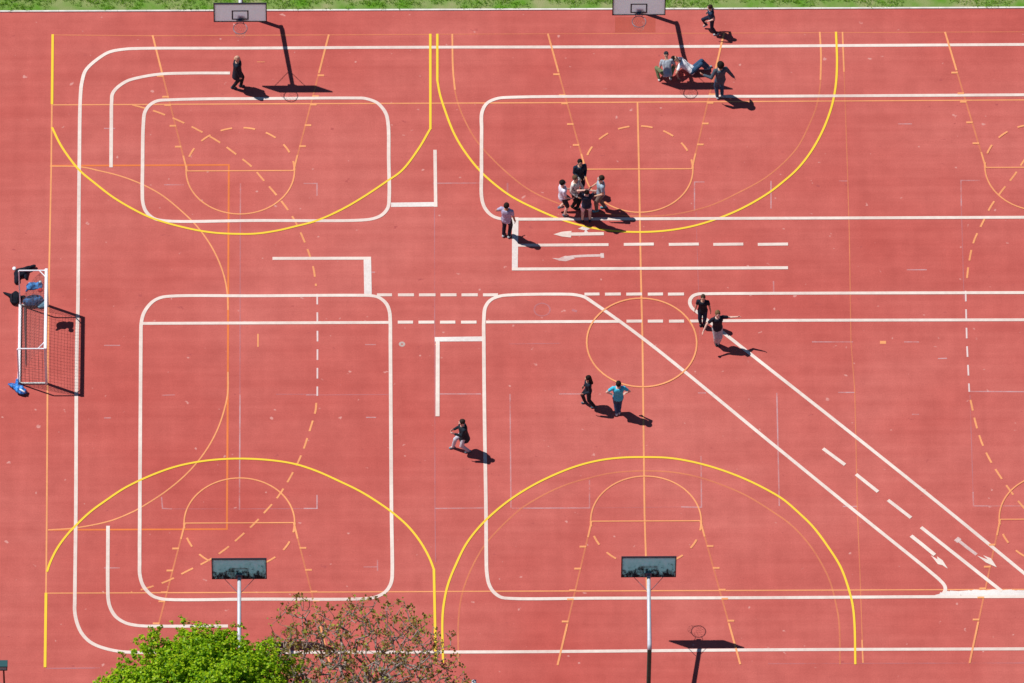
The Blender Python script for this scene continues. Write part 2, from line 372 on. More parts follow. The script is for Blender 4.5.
# white lanes of the traffic-practice course ---------------------------------------
wh = Marks(.0125); ww = Marks(.0115); WW = .118
wh.line([(1032, 44.6), (640, 46.9), (400, 47.5), (240, 48.3), (140, 48.6), (125, 49.3), (110, 52), (100, 57.5), (86, 70), (82, 82), (80.5, 95), (79.2, 171), (77.8, 311), (76.8, 342), (75.8, 513), (74.8, 600), (74.8, 612), (77.5, 624.5), (82.5, 634.5), (90, 642), (100, 647), (117.5, 651.3), (135, 652.6), (150, 652.7), (275, 652.5), (512, 652), (768, 650), (1032, 649)], WW, True)
wh.line([(230, 73.2), (190, 73.3), (160, 74.3), (140, 77.5), (127.5, 81), (117.5, 87.5), (112.5, 94), (111.6, 102), (111.3, 125), (111, 167.5)], WW, True)
wh.line([(142.5, 171), (143.3, 125), (145, 112), (150, 105), (157.5, 101), (170, 100), (212, 99), (256, 98.8), (355, 98.2), (365, 98.6), (376, 102.3), (381, 106.5), (386, 114), (388.2, 125), (388.7, 160), (389.2, 196), (387.8, 208), (382, 215), (373.5, 218.7), (361, 220.3), (256, 220.7), (165, 221), (153.8, 218.5), (146.3, 212), (143, 203.5), (142.3, 190)], WW, True, True)
wh.line([(435, 150), (435.7, 207)], .115)
wh.line([(272.5, 258.6), (371, 258.4)], .12)
wh.line([(140.8, 342), (141.6, 321), (145, 311), (152.5, 302), (160, 298), (170, 296.4), (256, 296), (360, 295.5), (370, 295.8), (378.5, 297.5), (386, 303.5), (389.3, 311), (390.3, 323), (390.4, 342), (391.5, 513), (392.3, 570), (391.8, 580), (389.8, 586), (384.8, 592.5), (376, 597), (366, 598.7), (256, 599.3), (168, 599.7), (160, 598.7), (152.5, 596), (143.8, 587), (140, 576), (139.6, 560), (139.8, 512)], WW, True, True)
wh.line([(142.5, 323.6), (389, 322.6)], .115)
wh.line([(108, 526), (107.8, 590), (108.3, 600), (110.3, 608), (116, 617), (125, 622.8), (134, 625.2), (145, 626.2), (160, 626.4), (228, 626.2)], WW, True)
for a, b in ((377, 392), (398, 414), (419, 435.5), (440.5, 456.5), (461.5, 477.8), (483, 498)): wh.line([(a, 295.1), (b, 295)], .12)
for a, b in ((397.8, 413), (418.5, 434.3), (440, 455.3), (461, 476.5)): wh.line([(a, 322.4), (b, 322.3)], .12)
wh.line([(1032, 596.8), (918, 597), (868, 597.3), (768, 597.9), (600, 598.4), (512, 598.7), (501, 597.4), (493.5, 592), (489, 584.5), (486.7, 572), (486.3, 560), (486, 513), (484.5, 417), (483.8, 342), (483.8, 321), (485.5, 307), (491, 300), (500, 296.3), (512, 295.1), (565, 294.4), (574.5, 294.9), (584.5, 297.3), (592, 302), (647, 341.8), (768, 440.5), (857, 513), (932, 573.5), (940.5, 581), (944.6, 586), (945.3, 590), (943.5, 593.5)], WW, True)
wh.line([(486, 322.2), (619, 321.6)], .115)
for a, b in ((626.5, 642), (647.8, 663), (669, 684)): wh.line([(a, 321.4), (b, 321.3)], .12)
wh.line([(690, 321.3), (768, 320.6), (1032, 320)], .115)
for a, b in ((584.5, 599.5), (605, 620.8), (626.3, 642), (647.8, 663), (668, 684)): wh.line([(a, 294.4), (b, 294.2)], .12)
wh.line([(1032, 292.8), (768, 293.6), (708, 294), (698, 294.3), (692.5, 296.6), (689.8, 301.5), (691.5, 307.5), (700, 314.5), (768, 368), (860, 440.5), (948, 511), (1032, 580)], WW, True)
for a, b in (((823, 448.8), (845, 465)), ((856, 474.5), (878, 492)), ((888, 500.3), (911, 518)), ((921, 527.5), (1001.8, 591.5))): wh.line([a, b], .12)
wh.line([(1032, 95), (768, 96.5), (512, 97.5), (497, 98.8), (487, 103.5), (482, 112.5), (481.6, 130), (481.5, 171), (482, 200), (486, 210), (493, 216.5), (502, 219.2), (512, 219.4), (768, 218.5), (1032, 217.5)], WW, True)
wh.line([(518, 245.5), (608.5, 244.9)], .115); wh.line([(512, 269.3), (788, 268)], .12)
for a, b in ((623.8, 653.8), (668.8, 698.8), (713.3, 743.3), (757.8, 788)): wh.line([(a, 244.7), (b, 244.3)], .12)
wh.line([(437.7, 341), (437.5, 416.5)], .13)
wh.line([(603.8, 233.9), (571, 234.4)], .13); wh.poly([(571.5, 231.2), (571, 237.8), (562, 236.8), (553.5, 234.6), (562, 232)])
wh.line([(911, 536), (923, 545.5), (934.8, 555.2)], .13)
wh.poly([(930.8, 555.6), (938, 564.5), (942.5, 565.5), (947.8, 569), (942.6, 560.6), (936.9, 556.6), (937.5, 559.6)])
wh.poly([(977.3, 556), (986, 562.8), (996.8, 567.6), (991, 558.6), (983, 555.5), (988, 560)])
wh.done('white_marking', paint('white_paint', (.93, .80, .72), .87, .24, 5))
# roughly brushed thick bars and faded arrows
ww.line([(391, 205), (437.4, 204.4)], .2, rag=.35); ww.line([(367.3, 257), (368, 296)], .24, rag=.35)
ww.line([(434.8, 339.5), (484, 339)], .21, rag=.35); ww.line([(515.3, 217.5), (514.8, 270.5)], .19, rag=.35)
for (a, b, y, w) in ((945, 1032, 593.2, .16), (962, 1032, 594.8, .10), (950, 990, 591.8, .07), (968, 1012, 592, .14), (940, 960, 594.5, .16), (1000, 1032, 591.3, .07)):
    N_ = 14; ww.line([(a + (b - a) * k / N_, y + .5 * noise.noise(Vector((a + k * 1.7, y, 0)))) for k in range(N_ + 1)], w, rag=.8)
ww.poly([(928, 597.2), (939, 594.2), (946, 590), (952, 594.8), (944, 597.2)])
ww.poly([(578, 229), (583, 226.5), (590, 229), (586.5, 230.5), (588.5, 233), (584, 233), (585, 230.5)])
ww.done('brushed_white_marking', paint('brushed_white_paint', (.92, .86, .82), .85, .30, 9))
fa = Marks(.0108)
fa.line([(603.8, 255.6), (590, 255.8), (574, 256.6), (564, 257.8)], .10, True); fa.line([(604, 255.6), (600.5, 255.7)], .2)
fa.poly([(552, 258.2), (559, 258.4), (565, 256), (572, 256.6), (575, 258.6), (566, 261.4), (559, 260.8)])
fa.line([(957, 539.5), (968, 548.3), (976.6, 554.8)], .11); fa.line([(956, 538.7), (959.5, 541.3)], .2)
fa.done('faded_arrow_marking', paint('faded_arrow_paint', (.90, .74, .70), .62, .28, 6))
ud = Marks(.0095)     # upright dashed white parts of the two nine-metre arcs
ud.line([(317.2, 294), (317.5, 342), (317.3, 396)], .055, dash=(.44, .33)); ud.line([(965.6, 291), (966.8, 342), (969.3, 392)], .055, dash=(.44, .33))
ud.done('dashed_white_marking', paint('thin_white_paint', (.88, .72, .70), .8, .15, 4))
# yellow arcs -----------------------------------------------------------------------
ye = Marks(.0145); YW = .074
ye.line([(52.7, 34.5), (52, 104.5)], .085)
ye.line([(52, 127.5), (60, 144), (70, 159), (80, 171), (95, 183.5), (112.5, 197), (132.5, 209), (150, 217.5), (170, 224), (195, 230), (215, 233), (237.5, 234.1), (256, 233.8), (276, 231), (293.5, 227), (316, 221), (341, 210), (363.5, 197), (386, 182), (401.5, 171), (418.5, 149), (430.2, 129)], YW, True)
ye.line([(430.3, 34), (430.4, 129.5)], .085)
ye.line([(437.3, 34), (437.3, 81)], .082); ye.line([(437.3, 80.5), (439.8, 94), (444.8, 110), (453.5, 132.5), (463.5, 150), (480, 171), (496, 185.5), (512, 197), (534.5, 208.5), (562, 220), (587, 227), (612, 231), (642, 232.2), (667, 230.7), (692, 226.5), (717, 219), (742, 208.5), (768, 193.5), (783, 182), (797, 169.5), (810.5, 152.5), (823, 130), (831.8, 106), (835.8, 85), (837, 62), (836, 32)], YW, True)
ye.line([(45, 667.5), (46, 593)], .09)
ye.line([(47, 572), (50, 563), (57.5, 548), (67.5, 534.5), (75, 526.5), (90, 512.3), (107.5, 499.5), (125, 488), (150, 476), (175, 467), (200, 461.7), (225, 459.2), (250, 459), (276, 461), (296, 464.5), (316, 471), (338.5, 481), (361, 492), (381, 504.5), (394, 514), (408.5, 527), (421, 543), (429.8, 559), (434, 570)], YW, True)
ye.line([(433.9, 569), (435.8, 663.5)], .085)
ye.line([(443, 663), (442.5, 617), (444.8, 598), (448.5, 583), (456, 564.5), (466, 544.5), (478.5, 528), (494, 512.7), (512, 498.5), (532, 486), (552, 476), (574.5, 467), (597, 461), (619.5, 458), (644.5, 457.3), (669.5, 458.2), (694.5, 462.5), (719.5, 469.5), (744.5, 479), (768, 490.5), (783, 499.5), (798, 512.3), (813, 527), (828, 547), (840.5, 567), (848, 587), (852.5, 604.5), (854.5, 624.5), (855.3, 664.5)], YW, True)
ye.done('yellow_marking', paint('yellow_paint', (.93, .64, .05), .97, .05, 4))

# ------------------------------------------------------------------ basketball hoops
M_ARM = mat('arm_enamel', (.62, .66, .74), .45, .1, var=.08, spec=.5)
M_POST = mat('dark_green_enamel', (.015, .10, .075), .45, .1, var=.2)
def board_mat():
    m = bpy.data.materials.new('board_white'); m.use_nodes = True; t = m.node_tree; b = t.nodes['Principled BSDF']
    tc = t.nodes.new('ShaderNodeTexCoord'); g = t.nodes.new('ShaderNodeNewGeometry')
    n = t.nodes.new('ShaderNodeTexNoise'); n.inputs['Scale'].default_value = 6; n.inputs['Detail'].default_value = 4
    t.links.new(tc.outputs['Object'], n.inputs['Vector'])
    r = t.nodes.new('ShaderNodeValToRGB'); r.color_ramp.elements[0].position = .3; r.color_ramp.elements[0].color = (.80, .76, .84, 1)
    r.color_ramp.elements[1].position = .6; r.color_ramp.elements[1].color = (.92, .88, .94, 1)
    t.links.new(n.outputs['Fac'], r.inputs[0]); t.links.new(r.outputs[0], b.inputs['Base Color']); b.inputs['Roughness'].default_value = .5
    tl = t.nodes.new('ShaderNodeBsdfTranslucent'); tl.inputs[0].default_value = (.93, .90, .98, 1)          # milky plastic lets some sun through
    ms = t.nodes.new('ShaderNodeMixShader'); ms.inputs[0].default_value = .78
    t.links.new(b.outputs[0], ms.inputs[1]); t.links.new(tl.outputs[0], ms.inputs[2]); t.links.new(ms.outputs[0], t.nodes['Material Output'].inputs['Surface'])
    return m
M_BOARD = board_mat()
def back_mat():
    m = bpy.data.materials.new('board_back'); m.use_nodes = True; t = m.node_tree; b = t.nodes['Principled BSDF']
    tc = t.nodes.new('ShaderNodeTexCoord'); mp = t.nodes.new('ShaderNodeMapping'); mp.inputs['Scale'].default_value = (6, 6, 3)
    n = t.nodes.new('ShaderNodeTexNoise'); n.inputs['Scale'].default_value = 1; n.inputs['Detail'].default_value = 7; n.inputs['Roughness'].default_value = .7
    t.links.new(tc.outputs['Object'], mp.inputs[0]); t.links.new(mp.outputs[0], n.inputs['Vector'])
    s = t.nodes.new('ShaderNodeSeparateXYZ'); t.links.new(tc.outputs['Object'], s.inputs[0])
    mr = t.nodes.new('ShaderNodeMapRange'); mr.inputs['From Min'].default_value = 2.7; mr.inputs['From Max'].default_value = 3.6   # patchy tone, darker towards the lower edge
    mr.inputs['To Min'].default_value = -.06; mr.inputs['To Max'].default_value = .22; t.links.new(s.outputs['Z'], mr.inputs['Value'])
    a = t.nodes.new('ShaderNodeMath'); a.operation = 'ADD'; t.links.new(n.outputs['Fac'], a.inputs[0]); t.links.new(mr.outputs[0], a.inputs[1])
    r = t.nodes.new('ShaderNodeValToRGB'); e = r.color_ramp.elements
    e[0].position = .46; e[0].color = (.05, .10, .12, 1); e[1].position = .58; e[1].color = (.50, .88, .86, 1)
    k = e.new(.75); k.color = (.62, .92, .92, 1)
    t.links.new(a.outputs[0], r.inputs[0]); t.links.new(r.outputs[0], b.inputs['Base Color']); b.inputs['Roughness'].default_value = .7
    tl = t.nodes.new('ShaderNodeBsdfTranslucent'); t.links.new(r.outputs[0], tl.inputs[0]); ms = t.nodes.new('ShaderNodeMixShader'); ms.inputs[0].default_value = .8
    t.links.new(b.outputs[0], ms.inputs[1]); t.links.new(tl.outputs[0], ms.inputs[2]); t.links.new(ms.outputs[0], t.nodes['Material Output'].inputs['Surface'])
    return m
M_BACK = back_mat()
M_FRAME = mat('black_frame', (.015, .012, .025), .6)
M_RIM = mat('rim_steel', (.10, .15, .20), .5, .4); M_CHAIN = mat('pale_chain', (.62, .56, .52), .5, .3)
def hoop(x, y, s, label, D=2.40, h0=3.25, bh=1.10):
    """s=+1: stands beyond the far end line; s=-1: turned round at the near end"""
    r = thing('basketball_hoop', label, 'basketball hoop', (x, y + s * D, 0), 'basketball hoops at the ends of the courts', 0 if s > 0 else math.pi)
    # local frame: post at the origin, board at y = -D facing -y
    hb = h0 - bh / 2; ht = h0 + bh / 2; Y = -D
    bm = bmesh.new(); tube(bm, [(0, 0, 0), (0, 0, 2.30)], .072, 14); box(bm, (0, 0, .012), (.24, .24, .024)); link('post', bm, M_POST, r)
    bm = bmesh.new(); tube(bm, [(0, .07, 2.22), (0, -.06, 2.33), (0, -D / 2, 2.62), (0, Y + .13, hb + .20)], [.078, .072, .066, .062], 14); link('arm', bm, M_ARM, r, True)
    bm = bmesh.new(); box(bm, (0, Y + .07, hb + .22), (.20, .09, .24)); link('mounting_plate', bm, M_RIM, r)
    bd = bmesh.new(); box(bd, (0, Y, h0), (1.74, .022, bh - .03)); bo = link('backboard', bd, M_BOARD, r)
    if s < 0:
        bm = bmesh.new(); box(bm, (0, Y + .018, h0), (1.73, .008, bh - .04)); link('back_panel', bm, M_BACK, bo)
    bm = bmesh.new()
    for (c, sz) in (((0, Y, ht), (1.80, .05, .03)), ((0, Y, hb), (1.80, .05, .03)), ((.885, Y, h0), (.03, .05, bh - .032)), ((-.885, Y, h0), (.03, .05, bh - .032))): box(bm, c, sz)
    link('frame', bm, M_FRAME, bo)
    bm = bmesh.new()
    for (c, sz) in (((0, Y - .016, hb + .58), (.57, .01, .045)), ((0, Y - .016, hb + .13), (.57, .01, .045)), ((.262, Y - .016, hb + .355), (.045, .01, .403)), ((-.262, Y - .016, hb + .355), (.045, .01, .403))): box(bm, c, sz)
    link('target_square', bm, M_FRAME, bo)
    for q in (-1, 1):
        bm = bmesh.new(); tube(bm, [(q * .05, Y + .60, hb + .03), (q * .52, Y + .02, hb + .06)], .010, 6); link('brace', bm, M_RIM, r)
    ri = bmesh.new(); cy = Y - .17 - .235; zr = hb + .12
    tube(ri, [(.235 * math.cos(a), cy + .235 * math.sin(a), zr) for a in [2 * math.pi * k / 32 for k in range(33)]], .012, 8, False)
    box(ri, (0, Y - .06, zr), (.14, .09, .035)); tube(ri, [(-.14, Y - .02, zr), (-.10, Y - .20, zr)], .01, 6); tube(ri, [(.14, Y - .02, zr), (.10, Y - .20, zr)], .01, 6)
    box(ri, (0, Y - .028, zr - .04), (.22, .02, .17))
    rim = link('rim', ri, M_RIM, r)
    cb = bmesh.new(); nn = 12
    for k in range(nn):
        a0 = 2 * math.pi * k / nn
        for dr in (-1, 1):
            pts = [(lambda a, rr, z: (rr * math.cos(a), cy + rr * math.sin(a), z))(a0 + dr * .26 * j, .235 - .085 * (j / 4) ** .7, zr - .01 - .09 * j) for j in range(5)]
            tube(cb, pts, .0026, 4)
    link('chain_net', cb, M_CHAIN, rim)
    return r
BH = 11.60
hoop(-13.44, BH, 1, 'far basketball hoop standing at the grass edge on the left court, near the bald walker', h0=3.20, bh=.97)
hoop(.03, 11.70, 1, 'far basketball hoop at the grass edge above the crouching and lying players', h0=3.37, bh=1.0)
hoop(-13.42, -11.46, -1, 'near basketball hoop whose grey board back shows above the green tree', 2.52)
hoop(-.03, -11.46, -1, 'near basketball hoop with grey board back and pale arm, standing clear of the trees', 2.52)

# ------------------------------------------------------------------ small goal on the left
M_WHITE = mat('white_enamel', (.86, .87, .92), .4, .0, var=.05, spec=.5); M_NET = mat('net_cord', (.16, .10, .10), .8); M_STEEL = mat('galvanised', (.62, .64, .62), .5, .3)
gx = -19.90; gy0 = -1.56; gy1 = 1.68; gd = .92
goal = thing('handball_goal', 'white framed small goal with a sagging net on the left goal line', 'goal', (gx, 0, 0))
def gb(name, pts, r_, m=M_WHITE, sq=True):
    bm = bmesh.new()
    if sq:
        a, b = Vector(pts[0]), Vector(pts[1]); d = b - a; box(bm, (a + b) / 2, (r_ * 2 if abs(d.x) < .01 else abs(d.x), r_ * 2 if abs(d.y) < .01 else abs(d.y), r_ * 2 if abs(d.z) < .01 else abs(d.z)))
        bmesh.ops.bevel(bm, geom=bm.edges[:], offset=.006, segments=2, affect='EDGES')
    else: tube(bm, pts, r_, 8)
    return link(name, bm, m, goal)
gb('crossbar', [(0, gy0 - .04, 1.99), (0, gy1 + .04, 1.99)], .047)
for y in (gy0, gy1):
    gb('post', [(0, y, 0), (0, y, 1.942)], .042)
    gb('side_bar', [(-.045, y, 1.97), (-gd, y, 1.97)], .02)
    gb('rear_upright', [(-gd, y, 0.05), (-gd, y, 1.95)], .022)
    gb('ground_bar', [(-.045, y, .03), (-gd - .02, y, .03)], .028, M_STEEL)
    s = 1 if y < 0 else -1
    bm = bmesh.new(); tube(bm, [(0, y + s * .30, 1.98), (-.24, y + s * .0, 1.98)], .018, 6); link('corner_gusset', bm, M_WHITE, goal)
gb('rear_ground_bar', [(-gd, gy0 - .02, .03), (-gd, gy1 + .02, .03)], .045)
def cord(bm, a, b, sag=0, n=1, r=.0033):
    a = Vector(a); b = Vector(b); tube(bm, [a.lerp(b, k / n) + Vector((0, 0, -sag * math.sin(math.pi * k / n))) for k in range(n + 1)], r, 4, False)
bm = bmesh.new(); st = .125
k = 0
def lerp3(a, b, t): return Vector(a).lerp(Vector(b), t)
ny = int((gy1 - gy0) / st); nd = int(gd / st); nz = int(1.95 / st)
def nz_(t, y):                                           # the net falls in a curve from the crossbar to the rear ground bar
    e = math.sin(math.pi * (y - gy0) / (gy1 - gy0)); return -gd * t, .05 + 1.88 * (1 - t ** 1.9) - .06 * e * math.sin(math.pi * t)
NT = 18
for i in range(ny + 1):
    y = gy0 + (gy1 - gy0) * i / ny
    tube(bm, [(nz_(j / NT, y)[0], y + .012 * noise.noise(Vector((i, j * .4, 0))), nz_(j / NT, y)[1]) for j in range(NT + 1)], .0036, 4, False)
for j in range(NT + 1):
    tube(bm, [(nz_(j / NT, gy0 + (gy1 - gy0) * i / 24)[0], gy0 + (gy1 - gy0) * i / 24, nz_(j / NT, gy0 + (gy1 - gy0) * i / 24)[1]) for i in range(25)], .0036, 4, False)
for y in (gy0, gy1):
    for j in range(1, 8):
        t_ = j / 8; x, z = nz_(t_, y); cord(bm, (x, y, .05), (x, y, z), 0, 1, .0036)
    for j in range(1, 15):
        z = .05 + 1.88 * j / 15; t_ = (1 - (z - .05) / 1.88) ** (1 / 1.9); cord(bm, (-.02, y, z), (-gd * t_, y, z), 0, 1, .0036)
for _ in range(6): cord(bm, (-gd + .22 + random.uniform(-.02, .02), gy0 + .9 + random.uniform(-.2, .2), .05), (-gd + .16 + random.uniform(-.03, .03), gy1 - .05, .05), 0, 1, .009)   # thicker dark cords laid along the ground inside the rear bar
link('net', bm, M_NET, goal)

# ------------------------------------------------------------------ clothes and bags by the goal
def cloth_lump(name, label, cat, loc, parts, col, group=None, alt=None, fold=.05, voxel=.02):
    t = thing(name, label, cat, loc, group)
    bm = bmesh.new()
    for q in parts:
        if len(q) == 3: ell(bm, Vector(q[0]), q[1], Matrix.Rotation(R(q[2]), 3, 'Z'))
        else: capsule(bm, q[0], q[1], q[2], q[3])
    fuse('fabric', bm, mat(name + '_cloth', col, .9, var=.25, vscale=9, alt=alt, bump=.4), t, voxel, 2, fold)
    return t
def P0(px, py, z=0): p = G(px, py, z); return (p.x, p.y, z)
GA = 'belongings left around the small goal'
t = cloth_lump('jacket', 'black jacket with a white collar tossed down at the goal far rear corner', 'jacket', P0(21, 274), [((0, 0, .10), (.25, .17, .13), 20), ((.12, .10, .12), (.44, .26, .1), .085, .055), ((-.13, -.05, .08), (-.15, -.38, .07), .11, .08), ((.15, -.1, .07), (.17, -.22, .06), .07, .05)], (.008, .01, .022), GA)
bm = bmesh.new(); ell(bm, Vector((-.22, .08, .20)), (.07, .08, .05)); fuse('collar', bm, M_WHITE, t, .015)
t = cloth_lump('backpack', 'black backpack lying outside the rear bar of the goal', 'backpack', P0(15, 300), [((0, 0, .12), (.17, .27, .15), -12), ((-.12, .1, .1), (-.38, .28, .05), .07, .03), ((.1, .05, .08), (.33, .12, .04), .07, .04)], (.006, .009, .018), GA)
bm = bmesh.new(); tube(bm, [(-.08, -.16, .24), (-.10, -.05, .31), (-.08, .08, .26)], .02, 6); link('strap', bm, M_FRAME, t)
# the one that has been thrown on to the net: hangs at roof height
t = cloth_lump('hooded_jacket', 'blue denim jacket with red lining thrown on the roof of the goal net', 'jacket', P0(36, 287, 1.66), [((-.12, .05, -.02), (.22, .17, .07), 8), ((.10, .06, 0), (.13, .17, .08), 0), ((-.18, 0, 0), (-.32, -.14, -.02), .05, .04)], (.06, .20, .46), GA, alt=(.012, .03, .09))
bm = bmesh.new(); ell(bm, Vector((.14, -.15, .02)), (.09, .09, .05)); fuse('red_lining', bm, mat('red_cloth', (.42, .03, .03), .8, var=.2), t, .015)
bm = bmesh.new(); ell(bm, Vector((.14, .17, .06)), (.06, .05, .04)); fuse('pale_badge_patch', bm, mat('pale_cloth', (.6, .62, .62), .8), t, .015)
t = cloth_lump('sports_bag', 'dark blue sports bag on the court inside the goal mouth', 'bag', P0(33, 303), [((0, 0, .15), (.36, .20, .16), 15)], (.04, .15, .34), GA, alt=(.012, .04, .10))
bm = bmesh.new(); tube(bm, [(-.2, .0, .28), (-.1, .03, .37), (.1, .06, .37), (.2, .08, .27)], .018, 6); link('handle', bm, M_FRAME, t)
t = cloth_lump('sweater', 'light blue sweater dropped at the far post of the goal', 'sweater', P0(42, 305), [((0, 0, .05), (.20, .15, .07), 30), ((.05, .05, .04), (.12, .30, .03), .06, .04)], (.16, .38, .50), GA)
t = cloth_lump('plastic_bag', 'shiny bright blue bag lying off the near rear corner of the goal', 'bag', P0(18.5, 391), [((0.05, -.02, .12), (.26, .15, .14), -35), ((-.12, .12, .12), (-.3, .2, .1), .09, .05), ((-.05, .12, .1), (-.05, .34, .2), .07, .035)], (.05, .28, .75), GA, alt=(.01, .04, .22), fold=.1)
t.children[0].data.materials[0].node_tree.nodes['Principled BSDF'].inputs['Roughness'].default_value = .25
bm = bmesh.new(); ell(bm, Vector((.12, -.13, .2)), (.13, .03, .05), Matrix.Rotation(R(-35), 3, 'Z')); fuse('white_print', bm, M_WHITE, t, .012)

# ------------------------------------------------------------------ people
def ik(a, b, l1, l2, hint):
    a = Vector(a); b = Vector(b); d = b - a; L = d.length; mx = (l1 + l2) * .998
    if L > mx: b = a + d * (mx / L); d = b - a; L = mx
    L = max(L, abs(l1 - l2) + .02); x = (l1 * l1 - l2 * l2 + L * L) / (2 * L); h = math.sqrt(max(0, l1 * l1 - x * x))
    dn = d.normalized(); hv = Vector(hint) - dn * Vector(hint).dot(dn)
    hv = hv.normalized() if hv.length > 1e-4 else Vector((0, 1, 0)); return a + dn * x + hv * h, b
SKIN = {'l': (.62, .36, .26), 'm': (.50, .27, .18), 'p': (.72, .46, .38)}
_mc = {}
def cm(kind, col, **k):
    key_ = (kind, col)
    if key_ not in _mc: _mc[key_] = mat(kind, col, .85, var=.12, vscale=14, bump=.3, bscale=40, **k)
    return _mc[key_]
def person(label, feet, face, H=1.86, lift=(0, 0), lean=0.0, side=0.0, hands=None, shirt=(.02, .03, .06), legs=(.02, .02, .03), shoes=(.5, .5, .5), skin='l',
           hair=(.012, .008, .006), hairkind='short', sleeve='short', legkind='long', pelvis=None, neckdir=(0, 0), group=None, shift=(0, 0), extra=None, pat=None, slim=1.0, elbows=None, knees=None, chest=None):
    s = H / 1.78; F = [G(*f) for f in feet]; c = (F[0] + F[1]) / 2
    fd = Vector((math.cos(R(face)), math.sin(R(face)), 0)); rd = Vector((fd.y, -fd.x, 0))
    if pelvis: pw = Vector(pelvis); base = Vector((pw.x, pw.y, 0))
    else: base = Vector((c.x + shift[0], c.y + shift[1], 0)); pw = None
    t = thing('person', label, 'person', base, group)
    t.rotation_euler = (0, 0, R(face) - math.pi / 2)     # local x right, y front
    loc = lambda w: Vector(((w - base).dot(rd), (w - base).dot(fd), w.z))
    ank = [loc(f) + Vector((0, 0, .08 * s + lift[i])) for i, f in enumerate(F)]           # index 0 left, 1 right
    # choose left/right so legs do not cross
    if ank[0].x > ank[1].x: ank = [ank[1], ank[0]]
    th, sh = .435 * s, .43 * s
    if pw: pel = Vector((0, 0, pw.z))
    else:
        z = .93 * s
        for i, q in ((0, -1), (1, 1)):
            dx = (ank[i] - Vector((q * .09 * s, 0, 0))); dx.z = 0
            if lift[i] < .05: z = min(z, ank[i].z + math.sqrt(max(.01, (.86 * s) ** 2 - dx.length ** 2)))
        pel = Vector((0, 0, z))
    up = Vector((math.sin(side), math.sin(lean), math.cos(lean) * math.cos(side))).normalized()
    if chest is not None: up = Vector(chest).normalized()
    rgt = Vector((1, 0, 0)); rgt = (rgt - up * rgt.dot(up)).normalized(); fr = up.cross(rgt)
    ch = pel + up * .42 * s; nk = pel + up * .545 * s
    hd = nk + (up + Vector((neckdir[0], neckdir[1], 0))).normalized() * .155 * s
    hips = [pel + rgt * q * .09 * s - up * .02 * s for q in (-1, 1)]; shd = [pel + up * .48 * s + rgt * q * .175 * s * slim for q in (-1, 1)]
    kn = knees or [(-.1, 1, .2), (.1, 1, .2)]
    K = [ik(hips[i], ank[i], th, sh, kn[i]) for i in (0, 1)]
    hands = hands or [(-.27, .04, .80), (.27, .04, .80)]
    el = elbows or [(-.4, -1, -.1), (.4, -1, -.1)]
    A = [ik(shd[i], Vector(hands[i]) * s, .285 * s, .26 * s, el[i]) for i in (0, 1)]
    sk = cm('skin', SKIN[skin])
    # body ---- one continuous surface
    b = bmesh.new()
    def torso(bm, off, z0, z1):
        prof = [(-.10, .155, .115), (-.02, .165, .125), (.08, .150, .11), (.18, .135, .10), (.28, .15, .112), (.38, .172, .12), (.46, .165, .11), (.51, .11, .085), (.545, .06, .06)]
        rr = []
        for (h, a, d) in prof:
            if h < z0 or h > z1: continue
            cc = pel + up * h * s; a = (a * slim + off) * s; d = (d * slim + off) * s
            rr.append([cc + rgt * a * math.cos(2 * math.pi * k / 16) + fr * d * math.sin(2 * math.pi * k / 16) for k in range(16)])
        rings(bm, rr)
    torso(b, -.012, -.2, .6)
    capsule(b, pel + up * .5 * s, hd - up * .03 * s, .058 * s, .054 * s)
    hu = (hd - nk).normalized(); hr = (rgt - hu * rgt.dot(hu)).normalized(); hf = hu.cross(hr)
    HM = Matrix((hr, hf, hu)).transposed()
    ell(b, hd + hu * .012 * s, (.078 * s, .098 * s, .115 * s), HM); ell(b, hd - hu * .055 * s + hf * .03 * s, (.055 * s, .06 * s, .06 * s), HM)
    capsule(b, hd + hf * .085 * s + hu * .01 * s, hd + hf * .112 * s - hu * .025 * s, .010 * s, .016 * s)     # nose
    for q in (-1, 1): ell(b, hd + hr * q * .08 * s, (.014 * s, .024 * s, .034 * s), HM); ell(b, hd + hr * q * .032 * s + hf * .088 * s + hu * .03 * s, (.022 * s, .012 * s, .008 * s), HM)
    for i, q in ((0, -1), (1, 1)):
        k_, an = K[i]
        capsule(b, hips[i], k_, .082 * s * slim, .054 * s); capsule(b, k_, k_.lerp(an, .35), .052 * s, .055 * s); capsule(b, k_.lerp(an, .35), an, .055 * s, .036 * s)
        e_, w_ = A[i]
        capsule(b, shd[i], e_, .052 * s, .038 * s); capsule(b, e_, w_, .040 * s, .026 * s)
        d = (w_ - e_).normalized(); pl, pn = frame(d, rgt if abs(d.dot(rgt)) < .8 else fr)
        pc = w_ + d * .05 * s
        for kx in (-1.5, -.5, .5, 1.5):
            capsule(b, w_, pc + pl * kx * .014 * s, .018 * s, .015 * s)
            ln = (.075, .088, .082, .062)[int(kx + 1.5)] * s; f0 = pc + pl * kx * .019 * s + d * .02 * s; f1 = f0 + (d + pn * .25 * -q).normalized() * ln * .5; f2 = f1 + (d + pn * .8 * -q).normalized() * ln * .5
            capsule(b, f0, f1, .0095 * s, .009 * s, 6); capsule(b, f1, f2, .009 * s, .008 * s, 6)
        capsule(b, w_ + d * .02 * s + pl * .02 * s, w_ + d * .06 * s + pl * .05 * s, .012 * s, .010 * s, 6); capsule(b, w_ + d * .06 * s + pl * .05 * s, w_ + d * .095 * s + pl * .052 * s, .010 * s, .009 * s, 6)
        fdir = Vector((0, 1, 0)) if not pw else Vector((0, 1, 0)); capsule(b, an, an + fdir * .10 * s - Vector((0, 0, .04 * s)), .036 * s, .03 * s)
    fuse('body', b, sk, t, .0085 * s, 1)
